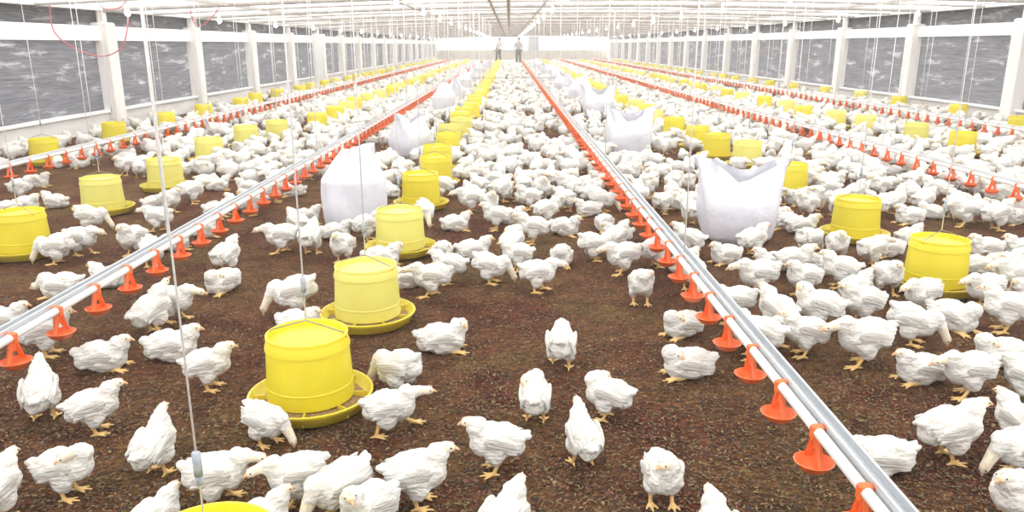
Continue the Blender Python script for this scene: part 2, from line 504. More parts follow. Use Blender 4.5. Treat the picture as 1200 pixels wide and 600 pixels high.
for X_, nm in LINES:
    t = bpy.data.objects.new('drinking_line', None); COL.objects.link(t); t.location = (X_, 0, 0)
    tag(t, 'long white pipe drinking line with orange drip cups, the %s one' % nm, 'drinking line', 'drinking lines')
    sg = -1 if X_ > 0 else 1                                    # the pipe hangs on the aisle side of its channel
    b = MB(); b.tube([(sg * .012, .8, PZ), (sg * .012, 60, PZ)], .0145, 10)
    link('water_pipe', b.mesh('water_pipe', 'pvc_white'), t)
    b = MB()                                                    # open folded-steel support channel beside the pipe
    prof = [(.005, -.004), (.005, .026), (.009, .028), (.011, .026), (.013, .004), (.038, .004), (.040, .026), (.044, .028), (.047, .026), (.047, -.004)]
    n = len(prof)
    vs = [(-sg * x, y, PZ + z) for y in (.8, 60) for x, z in prof]
    fs = [(i, (i + 1) % n, n + (i + 1) % n, n + i) for i in range(n)] + [tuple(range(n - 1, -1, -1)), tuple(range(n, 2 * n))]
    b.add(vs, fs); link('support_channel', b.mesh('support_channel', 'galvanised', False), t)
    ny = 0
    y = .95 + (.05 if X_ > 0 else .17)
    far = MB()
    while y < 58:
        if y < 26:
            link('drip_cup', cup_me if y < 9 else lowcup_me, t, (sg * .012, y, PZ - .118))
        else:
            far.add([(v[0] + sg * .012, v[1] + y, v[2] + PZ - .118) for v in lowcup.v], lowcup.f)
        y += .285
    o = link('far_cup_run', far.mesh('far_cup_run', 'cup_orange'), t); o['kind'] = 'stuff'
    y = 3.4 + abs(X_) * .3
    while y < 45:
        b = MB(); b.tube([(-sg * .026, y, PZ + .005), (-sg * .026, y, zc(X_) - .04)], .0038 if y < 12 else .006, 5)
        link('suspension_cord', b.mesh('suspension_cord', 'cord_white'), t)
        y += BAY

# ------------------------------------------------------------------ feeders
FN = 36
bk = MB(); bk.lathe([(.150, .048), (.152, .058), (.1425, .232), (.1465, .234), (.1465, .242), (.1375, .272), (.141, .274), (.141, .283), (.134, .283), (.132, .268), (.142, .060), (.140, .048)], FN, closed=True)
rib = MB(); rib.lathe([(.1485, .096), (.1515, .100), (.1512, .105), (.1479, .109)], FN)
lid = MB(); lid.lathe([(.132, .262), (.100, .265), (.030, .270), (.0, .271)], FN)
tr = MB(); tr.lathe([(.0, .004), (.150, .002), (.192, .012), (.212, .048), (.219, .054), (.219, .061), (.211, .062), (.203, .050), (.186, .024), (.150, .016), (.0, .018)], FN)
fd = MB()
fd.lathe([(.0, .050), (.10, .048), (.150, .040), (.178, .030), (.190, .026)], FN)
fd.v = [(x, y, z + .006 * noise.noise(Vector((x * 30, y * 30, 0)))) for x, y, z in fd.v]
fin = MB(); fin.box((.146, -.0025, .018), (.200, .0025, .052)); fin_me = fin.mesh('tray_fin', 'tray_yellow', False)
hw = MB()
hw.tube([(-.141, 0, .270), (-.128, 0, .288), (-.03, 0, .318), (0, 0, .326), (.03, 0, .318), (.128, 0, .288), (.141, 0, .270)], .0024, 6)
hw_me = hw.mesh('handle_wire', 'wire_dark')
ad = MB(); ad.bbox((-.008, -.006, .43), (.008, .006, .485), .003); ad.tube([(0, 0, .41), (0, 0, .435)], .006, 6); ad_me = ad.mesh('cord_adjuster', 'adjuster_grey')
bk_me = {c: smooth_by_angle(bk.mesh('bucket', m), 35) for c, m in (('y', 'plastic_yellow'), ('l', 'plastic_lemon'))}
rib_me = {c: rib.mesh('rib_band', m) for c, m in (('y', 'plastic_yellow'), ('l', 'plastic_lemon'))}
lid_me = {c: lid.mesh('lid', m) for c, m in (('y', 'plastic_yellow'), ('l', 'plastic_lemon'))}
tr_me = smooth_by_angle(tr.mesh('tray', 'tray_yellow'), 50); fd_me = fd.mesh('feed', 'feed_grain')
lbk = MB(); lbk.lathe([(.152, .045), (.1465, .24), (.139, .283), (.0, .275)], 12)
ltr = MB(); ltr.lathe([(.0, .004), (.19, .01), (.219, .06), (.186, .03), (.15, .025)], 12)
lbk_me = {c: lbk.mesh('bucket_far', m) for c, m in (('y', 'plastic_yellow'), ('l', 'plastic_lemon'))}
ltr_me = ltr.mesh('tray_far', 'tray_yellow')
FROWS = [
    (-.68, 'middle row', [(Vector((P(242, 634, .283).x, P(242, 634, .283).y, 0)), 'y'), (P(366, 476), 'y'), (P(432, 378), 'l'), (P(470, 297), 'l'), (P(494, 244), 'y'), (P(511, 219), 'y'), (P(513, 203), 'y')], 1.05),
    (-2.9, 'inner left row', [(P(30, 300), 'y'), (P(123, 250), 'l'), (P(196, 223), 'l'), (P(247, 192), 'l'), (P(290, 174), 'l'), (P(326, 166), 'l')], 1.2),
    (2.3, 'inner right row', [(P(1093, 340), 'y'), (P(1000, 281), 'y'), (P(923, 230), 'y'), (P(874, 197), 'l'), (P(839, 186), 'y'), (P(816, 175), 'y')], 1.2),
    (5.0, 'outer right row', [(P(1125, 183), 'y'), (P(1071, 170), 'l'), (P(1012, 158), 'l'), (P(978, 151), 'l'), (P(940, 144), 'y')], 1.25),
    (-5.25, 'left wall row', [(P(55, 193), 'y'), (P(136, 169), 'y'), (P(195, 154), 'y'), (P(240, 142), 'y'), (P(283, 132), 'y')], 1.5),
    (7.35, 'right wall row', [(P(1192, 160), 'y'), (P(1121, 142), 'y'), (P(1052, 130), 'y'), (P(1008, 122), 'l'), (P(967, 116), 'y'), (P(930, 110), 'y')], 1.6),
]
FEEDERS = []
cord_cache = {}
def feeder(p, c, label, near):
    t = bpy.data.objects.new('poultry_feeder', None); COL.objects.link(t); t.location = (p.x, p.y, 0)
    t.rotation_euler.z = rnd.uniform(-.5, .5)
    tag(t, label, 'feeder', 'yellow hanging feeders')
    h = zc(p.x) - .03
    if near:
        k = link('bucket', bk_me[c], t); link('rib_band', rib_me[c], k)
        link('lid', lid_me[c], t)
        tt = link('tray', tr_me, t)
        for a in range(8):
            f_ = link('tray_fin', fin_me, tt); f_.rotation_euler.z = a * math.pi / 4 + .2
        link('feed', fd_me, t); link('handle_wire', hw_me, t); link('cord_adjuster', ad_me, t)
        b = MB(); b.tube([(0, 0, .324), (0, 0, h)], .0029 if p.y > 2 else .002, 6); link('cord', b.mesh('cord', 'cord_white'), t)
    else:
        link('bucket', lbk_me[c], t); link('tray', ltr_me, t)
        key = (round(h, 2), p.y > 16)
        if p.y < 30:
            if key not in cord_cache:
                b = MB(); b.tube([(0, 0, .275), (0, 0, h)], .005 if p.y < 16 else .006, 4); cord_cache[key] = b.mesh('cord_far', 'cord_white')
            link('cord', cord_cache[key], t)
    return t
for X_, rn, lst, sp in FROWS:
    pts = list(lst)
    y = pts[-1][0].y + sp
    while y < 56:
        pts.append((Vector((X_ + rnd.uniform(-.08, .08), y, 0)), rnd.choice('yyl')))
        y += sp * rnd.uniform(.9, 1.12)
    pts = [q for q in pts if min((q[0] - P(607.5, 76.5)).length, (q[0] - P(584, 74.5)).length) > .55]
    for i, (p, c) in enumerate(pts):
        cn = {'y': 'bright yellow', 'l': 'pale lemon yellow'}[c]
        lab = '%s plastic feeder, %s from the camera in the %s' % (cn, ORD[i], rn) if i < 14 else 'small distant yellow feeder far along the %s' % rn
        feeder(p, c, lab, p.y < 11)
        FEEDERS.append((p, i, rn))

# ------------------------------------------------------------------ feed sacks
def sack_mesh(kind, seed):
    rr = random.Random(seed); g = MB(); n, m = 40, 26
    vs = []
    for j in range(m + 1):
        t = j / m
        for i in range(n):
            a = 2 * math.pi * i / n
            ca, sa = math.cos(a), math.sin(a)
            if kind == 'open':
                prof = .215 + .045 * math.sin(math.pi * min(1, t * 1.15)) - .05 * max(0, .08 - t) / .08
                flat = max(0, (t - .55) / .45)
                rx = prof + .075 * flat ** 1.2
                ry = prof * .86 * (1 - .72 * flat)
                e = .70
                x = rx * math.copysign(abs(ca) ** e, ca); y = ry * math.copysign(abs(sa) ** e, sa)
                dip = math.exp(-((x - .02) / .13) ** 2) * (.15 if sa < 0 else .06)
                z = .53 * t + flat ** 1.5 * (.035 * abs(x / .29) ** 2 - dip)
                y += (.07 * flat * math.exp(-((x - .02) / .12) ** 2) if sa < 0 else -.03 * flat)
                w = .022 * flat + .006
            else:
                prof = .205 + .02 * math.sin(math.pi * t) - .05 * max(0, .07 - t) / .07
                sh = max(0, (t - .62) / .38)
                rx = prof * (1 - .62 * sh); ry = prof * .88 * (1 - .80 * sh ** 1.1)
                e = .80
                x = rx * math.copysign(abs(ca) ** e, ca) + .045 * sh ** 2; y = ry * math.copysign(abs(sa) ** e, sa)
                z = .56 * t + .05 * sh * (x / .2)
                w = .020 * sh + .007
            fold = w * math.sin(a * 7 + t * 4 + seed) * (.4 + t) + .016 * noise.noise(Vector((x * 7, y * 7, z * 5 + seed)))
            x += ca * fold; y += sa * fold
            vs.append((x, y, max(0, z + .01 * t * noise.noise(Vector((ca * 2, sa * 2, seed + 3))))))
    fs = [(j * n + i, j * n + (i + 1) % n, (j + 1) * n + (i + 1) % n, (j + 1) * n + i) for j in range(m) for i in range(n)]
    fs.append(tuple(range(n - 1, -1, -1)))
    if kind != 'open': fs.append(tuple(range(m * n, m * n + n)))
    g.add(vs, fs)
    return g.mesh('feed_sack', 'sack_white')
SACKS = []
def sack(px, py, kind, seed, sx, rz, label, pos=None):
    p = pos or P(px, py)
    o = link('feed_sack', sack_mesh(kind, seed), None, p)
    o.rotation_euler.z = R(rz); o.scale = (sx, sx, sx)
    tag(o, label, 'sack', 'white feed sacks')
    SACKS.append(p)
sack(417, 266, 'tied', 3, 1.0, 10, 'white woven feed sack with peaked closed top, nearest on the left')
sack(862, 281, 'open', 5, .98, -6, 'white feed sack with open flared top, nearest on the right')
sack(481, 184, 'open', 11, .92, 62, 'second white feed sack along the left drinking line')
sack(735, 183, 'open', 13, 1.02, 14, 'second white feed sack along the right drinking line')
YS = [14.4, 17.5, 21.5, 26, 32, 40]
for i, y in enumerate(YS):
    sack(0, 0, ('tied', 'open')[i % 2], 20 + i, 1.0, 80 + i * 7, '%s white feed sack along the left drinking line' % ORD[i + 2], Vector((-1.2 + .05 * math.sin(i * 3), y, 0)))
    sack(0, 0, ('open', 'tied')[i % 2], 40 + i, 1.05, -i * 33, '%s white feed sack along the right drinking line' % ORD[i + 2], Vector((1.5 + .06 * math.sin(i * 2 + 1), y - .7, 0)))

# ------------------------------------------------------------------ chickens
def bodyT(pose):
    """pitch about the hip, then lift"""
    return Matrix.Translation((0, 0, pose['bz'])) @ Matrix.Rotation(R(-pose['pitch']), 4, 'Y')
POSES = {
    'alert':    dict(bz=.135, pitch=10, head=(.112, 0, .222), hd=(1, 0, -.15), legs='stand'),
    'lookleft': dict(bz=.135, pitch=10, head=(.100, .018, .224), hd=(.45, .9, -.1), legs='stand'),
    'lookright': dict(bz=.135, pitch=10, head=(.100, -.018, .224), hd=(.45, -.9, -.1), legs='stand'),
    'tall':     dict(bz=.140, pitch=20, head=(.088, 0, .262), hd=(1, 0, .1), legs='stand'),
    'forward':  dict(bz=.130, pitch=0, head=(.158, 0, .170), hd=(1, 0, -.3), legs='walk'),
    'run':      dict(bz=.125, pitch=4, head=(.165, 0, .185), hd=(1, 0, -.1), legs='run'),
    'peck':     dict(bz=.125, pitch=-16, head=(.150, .01, .048), hd=(.35, 0, -1), legs='stand'),
    'preen':    dict(bz=.135, pitch=8, head=(.030, .052, .200), hd=(-.75, .45, -.45), legs='stand'),
    'preenright': dict(bz=.135, pitch=8, head=(.030, -.052, .200), hd=(-.75, -.45, -.45), legs='stand'),
    'drink':    dict(bz=.138, pitch=24, head=(.098, 0, .250), hd=(.75, 0, .65), legs='stand'),
    'sit':      dict(bz=.060, pitch=5, head=(.108, 0, .142), hd=(1, 0, -.15), legs='sit'),
    'sitleft':  dict(bz=.060, pitch=5, head=(.098, .022, .138), hd=(.3, .95, -.15), legs='sit'),
    'sitright': dict(bz=.060, pitch=5, head=(.098, -.022, .138), hd=(.3, -.95, -.15), legs='sit'),
    'sittuck':  dict(bz=.060, pitch=2, head=(.052, .030, .116), hd=(-.55, .8, -.35), legs='sit'),
    'sitlow':   dict(bz=.058, pitch=-4, head=(.142, 0, .060), hd=(1, 0, -.35), legs='sit'),
}
PHRASE = {'alert': 'standing alert', 'lookleft': 'standing looking aside', 'lookright': 'standing looking aside', 'tall': 'stretching up', 'forward': 'walking',
          'run': 'running', 'peck': 'pecking', 'preen': 'preening', 'preenright': 'preening', 'drink': 'reaching up', 'sit': 'sitting upright', 'sitleft': 'sitting looking aside',
          'sitright': 'sitting looking aside', 'sittuck': 'sitting tucked up', 'sitlow': 'lying stretched out'}
def rotY(deg): return Matrix.Rotation(R(deg), 3, 'Y')
def prims(pose):
    T = bodyT(pose); T3 = T.to_3x3()
    E, S = [], []          # ellipsoids (c, r, rot3, mat), segments (a, b, ra, rb, mat)
    def e(c, r, rot=Matrix.Identity(3), m=0): E.append((T @ Vector(c), Vector(r), T3 @ rot, m))
    e((0, 0, 0), (.092, .072, .068))
    e((.046, 0, -.006), (.060, .066, .062))
    e((-.056, 0, .008), (.056, .058, .054))
    e((-.02, 0, .03), (.078, .058, .046))
    e((-.100, 0, .034), (.030, .026, .017), rotY(28))
    e((-.108, .012, .034), (.026, .010, .012), rotY(22)); e((-.108, -.012, .034), (.026, .010, .012), rotY(38))
    e((-.078, 0, -.012), (.038, .046, .040))
    hd = Vector(pose['hd']).normalized(); H = Vector(pose['head'])
    base = T @ Vector((.062, 0, .022)); base2 = T @ Vector((.080, 0, .045))
    nk = H - hd * .012
    mid = (base2 + nk) / 2 + Vector((0, 0, .006))
    S.append((base, base2, .054, .043, 0)); S.append((base2, mid, .042, .027, 0)); S.append((mid, nk, .027, .0195, 3))
    q = hd.to_track_quat('X', 'Z').to_matrix()
    E.append((H, Vector((.026, .019, .0205)), q, 3))
    E.append((H + hd * .012 - Vector((0, 0, .004)), Vector((.016, .012, .012)), q, 3))
    for s in (-1, 1):
        if pose['legs'] == 'sit':
            E.append((Vector((.005, s * .046, .040)), Vector((.052, .026, .036)), Matrix.Identity(3), 0))
            S.append((Vector((.02, s * .045, .012)), Vector((.070, s * .047, .007)), .009, .007, 1))
            ank = Vector((.068, s * .047, .007))
        else:
            fx = {'stand': .006 * s, 'walk': .034 * s, 'run': .075 * s}[pose['legs']]
            hz = pose['bz'] - .035
            e((.002 + fx * .25, s * .040, -.042), (.042, .032, .048), rotY(15))
            knee = Vector((-.012 + fx * .5, s * .038, .068))
            ank = Vector((.010 + fx, s * .040, .010))
            if pose['legs'] == 'run' and s > 0:
                knee = Vector((.045, .038, .055)); ank = Vector((.105, .04, .022))
            S.append((Vector((.004 + fx * .3, s * .039, hz)), knee, .022, .0105, 0))
            S.append((knee, ank, .0095, .0075, 1))
        for a, l in ((-32, .042), (0, .052), (32, .042), (180, .024)):
            d = Vector((math.cos(R(a)), math.sin(R(a)) * 1.0, 0))
            S.append((ank, Vector((ank.x + d.x * l, ank.y + d.y * l, ank.z - .005)), .0070, .0050, 1))
    return E, S
def tmp_eval(me, mods):
    o = bpy.data.objects.new('tmp', me); COL.objects.link(o)
    for typ, kw in mods:
        md = o.modifiers.new(typ, typ)
        for k, v in kw.items(): setattr(md, k, v)
    dg = bpy.context.evaluated_depsgraph_get()
    r = bpy.data.meshes.new_from_object(o.evaluated_get(dg))
    bpy.data.objects.remove(o)
    return r
def chicken_mesh(name):
    pose = POSES[name]; E, S = prims(pose)
    g = MB()
    for c, r, q, m in E: g.ell(c, r, q, 16, 10)
    for a, b, ra, rb, m in S:
        g.tube([a, b], [ra, rb], 8)
        if ra > .012: g.ell(b, (rb, rb, rb), None, 10, 8)
        else: g.ell(b, (rb, rb, rb), None, 6, 4); g.ell(a, (ra, ra, ra), None, 6, 4)
    me = tmp_eval(g.mesh('t', ['feather']), [('REMESH', dict(mode='VOXEL', voxel_size=.0042)), ('SMOOTH', dict(factor=.5, iterations=3))])
    nv = len(me.vertices)
    co = np.empty(nv * 3, np.float32); me.vertices.foreach_get('co', co); co = co.reshape(-1, 3)
    no = np.empty(nv * 3, np.float32); me.vertices.foreach_get('normal', no); no = no.reshape(-1, 3)
    def dist(P_):
        ds, ms = [], []
        for c, r, q, m in E:
            l = (P_ - np.array(c)) @ np.array(q)
            ds.append((np.sqrt(((l / np.array(r)) ** 2).sum(1)) - 1) * min(r)); ms.append(m)
        for a, b, ra, rb, m in S:
            A, B = np.array(a), np.array(b); AB = B - A
            t = np.clip(((P_ - A) @ AB) / (AB @ AB + 1e-9), 0, 1)
            ds.append(np.linalg.norm(P_ - A - t[:, None] * AB, axis=1) - (ra + (rb - ra) * t)); ms.append(m)
        return np.array(ms)[np.argmin(np.array(ds), 0)]
    vm = dist(co)
    sd = hash(name) % 7
    for i in range(nv):
        if vm[i] == 0:
            p = Vector(co[i])
            d = .0075 * noise.noise(Vector((p.x * 22, p.y * 30, p.z * 30 + len(name)))) + .0042 * noise.noise(Vector((p.x * 55, p.y * 90, p.z * 90)))
            co[i] += no[i] * d
    co[:, 2] = np.maximum(co[:, 2], 0.0)
    me.vertices.foreach_set('co', co.ravel()); me.update()
    outs = []
    nf = sum(len(p.vertices) - 2 for p in me.polygons)
    for tris in (3600, 300, 90):
        r = tmp_eval(me, [('DECIMATE', dict(ratio=min(1, tris / nf)))])
        r.name = 'chicken_' + name
        n = len(r.polygons)
        ce = np.empty(n * 3, np.float32); r.polygons.foreach_get('center', ce)
        fm_ = dist(ce.reshape(-1, 3))
        r.materials.clear()
        for m in ('feather', 'leg_skin', 'beak_horn', 'head_feather'): r.materials.append(MATS[m])
        r.polygons.foreach_set('material_index', fm_.astype(np.int32))
        r.polygons.foreach_set('use_smooth', np.ones(n, bool))
        r.update(); outs.append(r)
    return outs
CH = {k: chicken_mesh(k) for k in POSES}
# separate small parts
def wing_mesh(s):
    g = MB()
    rx = Matrix.Rotation(R(-12 * s), 3, 'X')
    g.ell((.020, s * .062, .014), (.042, .012, .036), rx, 14, 9)
    g.ell((-.015, s * .064, .010), (.060, .011, .032), rx @ rotY(-8), 14, 9)
    for k in range(5):
        g.ell((-.046 - .006 * k, s * (.061 - .004 * k), -.014 + .012 * k), (.040, .007, .011), rotY(-14 + 5 * k), 10, 7)
    me = tmp_eval(g.mesh('t', ['wing_feather']), [('REMESH', dict(mode='VOXEL', voxel_size=.004)), ('SMOOTH', dict(factor=.5, iterations=2))])
    for v in me.vertices:
        v.co += v.normal * .002 * noise.noise(Vector((v.co.x * 40, v.co.y * 80, v.co.z * 110)))
    nf = sum(len(p.vertices) - 2 for p in me.polygons)
    r = tmp_eval(me, [('DECIMATE', dict(ratio=min(1, 700 / nf)))])
    r.name = 'wing'; r.materials.clear(); r.materials.append(MATS['wing_feather'])
    r.polygons.foreach_set('use_smooth', np.ones(len(r.polygons), bool))
    return r
WING = {s: wing_mesh(s) for s in (-1, 1)}
g = MB(); g.tube([(.016, 0, 0), (.026, 0, -.001), (.036, 0, -.004), (.042, 0, -.008)], [.0095, .0078, .0045, .0012], 8)
BEAK = g.mesh('beak', 'beak_horn')
g = MB(); g.ell((0, 0, 0), (.0034, .0022, .0034), None, 8, 6); EYE = g.mesh('eye', 'eye_dark')
g = MB()
for k, h in enumerate((.002, .003, .004, .003)): g.ell((.016 - .005 * k, 0, .018 + h * .25), (.004, .002, h), None, 6, 5)
COMB = g.mesh('comb', 'comb_skin')

# (feet x, feet y in the photo, heading in degrees: 0 right, 90 away, 180 left, 270 to the viewer, pose, size)
FG = [
    (48, 492, 110, 'tall', 1.08), (113, 507, 25, 'alert', 1.02), (72, 585, 5, 'preenright', 1.0), (8, 606, 80, 'alert', 1.0), (184, 556, 78, 'tall', 1.0),
    (262, 592, 12, 'forward', 1.05), (182, 620, 60, 'sit', .9), (345, 592, 205, 'forward', 1.0), (393, 600, 218, 'peck', 1.08), (436, 630, 235, 'lookleft', 1.05),
    (318, 622, 40, 'sit', 1.0), (485, 594, 5, 'alert', 1.1), (458, 507, 12, 'run', 1.05), (322, 512, 335, 'peck', .95), (463, 462, 150, 'peck', 1.1),
    (582, 552, 186, 'alert', 1.05), (627, 494, 85, 'preen', 1.0), (683, 545, 105, 'tall', .98), (712, 491, 160, 'preenright', 1.0), (774, 590, 272, 'lookright', 1.02),
    (590, 650, 60, 'alert', 1.05), (842, 662, 100, 'alert', 1.0), (657, 430, 84, 'forward', 1.02), (750, 356, 268, 'preen', .98), (800, 393, 205, 'sittuck', 1.0),
    (806, 441, 182, 'sittuck', 1.12), (630, 342, 6, 'forward', 1.0), (507, 347, 187, 'forward', 1.0), (556, 332, 355, 'peck', 1.0), (518, 411, 8, 'sitright', 1.1),
    (347, 368, 190, 'peck', 1.1), (390, 384, 345, 'sit', 1.0), (122, 432, 8, 'sit', 1.08), (203, 420, 6, 'sit', 1.12), (246, 456, 8, 'alert', 1.0),
    (152, 388, 60, 'drink', 1.02), (187, 381, 2, 'forward', .98), (68, 417, 18, 'alert', 1.02), (75, 347, 182, 'sitlow', 1.1), (130, 336, 175, 'sit', 1.0),
    (6, 388, 12, 'sit', 1.0), (262, 341, 245, 'sittuck', 1.05), (246, 320, 70, 'alert', 1.0), (60, 304, 185, 'peck', 1.05), (92, 300, 355, 'forward', 1.02),
    (10, 306, 160, 'sit', 1.0), (108, 271, 2, 'peck', 1.05), (183, 246, 10, 'sit', 1.0), (188, 271, 176, 'forward', 1.0), (158, 300, 260, 'alert', 1.08),
    (180, 312, 300, 'peck', 1.0), (205, 293, 30, 'sit', 1.0), (63, 244, 175, 'sit', 1.0), (45, 219, 5, 'sit', 1.0), (14, 234, 10, 'alert', 1.0),
    (8, 252, 200, 'sit', 1.0), (36, 246, 350, 'sitleft', 1.0), (226, 239, 55, 'forward', 1.1), (256, 223, 20, 'sit', 1.0), (292, 226, 185, 'sit', 1.0),
    (255, 253, 5, 'sit', 1.0), (280, 246, 170, 'sit', 1.0), (242, 277, 10, 'sit', 1.0), (150, 205, 250, 'alert', 1.0), (172, 202, 30, 'alert', 1.0),
    (200, 250, 340, 'alert', 1.0), (335, 296, 195, 'forward', 1.05), (362, 298, 85, 'alert', 1.05), (403, 308, 255, 'alert', 1.0), (382, 264, 20, 'sit', 1.0),
    (350, 278, 140, 'alert', .95), (404, 274, 0, 'sit', 1.0), (452, 309, 3, 'sit', 1.1), (498, 264, 285, 'peck', 1.05), (514, 303, 268, 'sittuck', 1.0),
    (546, 303, 4, 'sit', 1.05), (553, 249, 200, 'forward', 1.1), (573, 253, 290, 'alert', 1.0), (590, 232, 20, 'sit', 1.0), (606, 318, 200, 'alert', .95), (600, 303, 60, 'preen', 1.0),
    (1000, 425, 186, 'forward', 1.2), (958, 388, 165, 'lookleft', 1.1), (1008, 380, 192, 'alert', 1.05), (1066, 403, 335, 'peck', 1.05), (1010, 348, 30, 'sit', 1.05),
    (1049, 344, 272, 'alert', 1.0), (1078, 367, 205, 'forward', 1.0), (1118, 385, 300, 'sittuck', 1.15), (1130, 353, 195, 'forward', 1.0), (1173, 389, 165, 'alert', 1.08),
    (1165, 343, 188, 'forward', 1.05), (1195, 352, 200, 'sit', 1.0), (1080, 448, 184, 'sit', 1.08), (1136, 462, 187, 'forward', 1.1), (1172, 428, 168, 'sittuck', 1.1),
    (1195, 472, 120, 'forward', 1.05), (906, 388, 120, 'alert', 1.0), (902, 408, 10, 'sit', 1.0), (940, 348, 200, 'alert', 1.0), (887, 346, 190, 'forward', 1.1),
    (1118, 544, 6, 'alert', 1.18), (1030, 552, 176, 'sitlow', 1.15), (1190, 524, 110, 'alert', 1.0), (1184, 552, 182, 'peck', 1.1), (1188, 618, 205, 'alert', 1.08),
    (846, 378, 186, 'forward', 1.0), (886, 420, 168, 'alert', 1.1), (789, 339, 268, 'peck', 1.02), (745, 320, 200, 'forward', 1.05), (770, 314, 20, 'alert', 1.0),
    (655, 223, 32, 'forward', 1.0), (681, 197, 340, 'forward', 1.0), (620, 246, 200, 'alert', 1.0), (664, 249, 120, 'forward', 1.05), (625, 286, 188, 'alert', 1.05),
    (662, 275, 330, 'sit', 1.05), (658, 310, 260, 'sittuck', 1.05), (708, 270, 280, 'sittuck', 1.0), (712, 242, 30, 'alert', 1.0), (702, 226, 200, 'alert', 1.0),
    (762, 227, 265, 'preen', 1.0), (788, 231, 275, 'preen', 1.05), (808, 263, 100, 'alert', 1.0), (736, 298, 40, 'alert', 1.0), (724, 283, 190, 'sit', 1.0),
    (695, 305, 15, 'peck', 1.0), (806, 300, 150, 'alert', 1.0), (800, 318, 30, 'sit', 1.0), (850, 308, 200, 'sit', 1.0), (880, 300, 20, 'alert', 1.0), (905, 318, 170, 'sit', 1.0),
    (930, 325, 340, 'alert', 1.0), (960, 322, 200, 'sit', 1.0), (985, 338, 170, 'alert', 1.0), (950, 300, 30, 'peck', 1.0), (975, 305, 260, 'alert', 1.0), (1040, 300, 190, 'sit', 1.0),
    (1020, 312, 20, 'forward', 1.0), (925, 270, 180, 'sit', 1.05), (960, 275, 350, 'sit', 1.05), (945, 255, 210, 'alert', 1.0), (1065, 262, 190, 'sit', 1.1), (1080, 250, 20, 'alert', 1.0),
    (1130, 265, 185, 'forward', 1.1), (1165, 270, 10, 'alert', 1.1), (1190, 262, 200, 'sit', 1.0), (1160, 300, 185, 'sit', 1.05), (1190, 300, 170, 'sit', 1.0), (1180, 318, 15, 'sit', 1.0),
    (1145, 322, 340, 'sit', 1.0), (1050, 285, 20, 'sit', 1.0), (970, 235, 180, 'alert', 1.0), (1000, 240, 30, 'alert', 1.0), (1030, 232, 200, 'alert', 1.0), (940, 415, 175, 'alert', 1.0),
    (430, 282, 10, 'alert', 1.0), (545, 332, 190, 'alert', .95), (480, 336, 185, 'sitlow', 1.0), (534, 270, 10, 'sit', 1.0), (582, 270, 190, 'alert', 1.0), (598, 262, 340, 'sit', 1.0),
    (310, 252, 200, 'alert', 1.0), (322, 238, 20, 'alert', 1.0), (345, 230, 190, 'sit', 1.0), (300, 240, 170, 'sit', 1.0), (640, 262, 10, 'alert', 1.0), (688, 252, 190, 'sit', 1.0),
]
S0 = .86
chick = []           # (pos, heading, pose, scale)
for (px, py, hdg, pose, s) in FG:
    p = P(px, py)
    near_f = 1 - .15 * min(1, max(0, (py - 400) / 90))       # the birds nearest the camera are younger and smaller
    chick.append((p, hdg, pose, s * S0 * near_f))

# the crowd further back
cell = .3
grid = {}
def near(x, y, d):
    i, j = int(x // cell), int(y // cell)
    for a in (-1, 0, 1):
        for b in (-1, 0, 1):
            for q in grid.get((i + a, j + b), ()):
                if (q[0] - x) ** 2 + (q[1] - y) ** 2 < d * d: return True
    return False
def put(x, y): grid.setdefault((int(x // cell), int(y // cell)), []).append((x, y))
for c in chick: put(c[0].x, c[0].y)
obst = [(p.x, p.y, .31) for p, i, r in FEEDERS] + [(p.x, p.y, .36) for p in SACKS]
ogrid = {}
for o_ in obst: ogrid.setdefault((int(o_[0] // 1), int(o_[1] // 1)), []).append(o_)
def blocked(x, y):
    i, j = int(x // 1), int(y // 1)
    for a in (-1, 0, 1):
        for b in (-1, 0, 1):
            for q in ogrid.get((i + a, j + b), ()):
                if (q[0] - x) ** 2 + (q[1] - y) ** 2 < q[2] ** 2: return True
    return False
def limit(px):
    """lowest picture row at which the dense flock starts"""
    pts = [(-200, 214), (30, 200), (140, 195), (160, 212), (300, 225), (420, 232), (560, 236), (640, 244), (700, 262), (800, 250), (900, 268), (1000, 262), (1100, 258), (1200, 282), (1500, 300)]
    for (a, b), (c, d) in zip(pts, pts[1:]):
        if a <= px <= c: return b + (d - b) * (px - a) / (c - a)
    return 250
CP = ['alert', 'alert', 'lookleft', 'lookright', 'forward', 'forward', 'peck', 'peck', 'preen', 'preenright', 'sit', 'sit', 'sit', 'sitleft', 'sitright', 'sittuck', 'sitlow', 'tall']
crowd = []
Y = 4.5
while Y < 60:
    band = .5 if Y < 20 else 1.0
    half_l, half_r = max(XL + .3, -.70 * Y - .6), min(XR - .3, .70 * Y + .6)
    dens = 38 if Y < 10 else (30 if Y < 20 else (17 if Y < 32 else 11))
    tries = int((half_r - half_l) * band * dens)
    for _ in range(tries):
        x, y = rnd.uniform(half_l, half_r), Y + rnd.uniform(0, band)
        px, py = pix((x, y, 0))
        if py > limit(px) or px < -60 or px > 1260: continue
        bare = noise.noise(Vector((x * .9, y * .75, 3.3)))
        if y < 14 and bare > .42: continue
        if y < 8.5 and -.35 < x < .7 and rnd.random() < .2: continue
        if near(x, y, .15 if y < 20 else .18) or blocked(x, y): continue
        put(x, y)
        ps_ = rnd.choice(CP)
        if y > 9.5 and any(abs(x - l[0]) < .15 for l in LINES): ps_ = rnd.choice(('sittuck', 'sitlow'))
        crowd.append((Vector((x, y, 0)), rnd.uniform(0, 360), ps_, S0 * rnd.uniform(.92, 1.12)))
    Y += band
crowd.sort(key=lambda c: c[0].y)
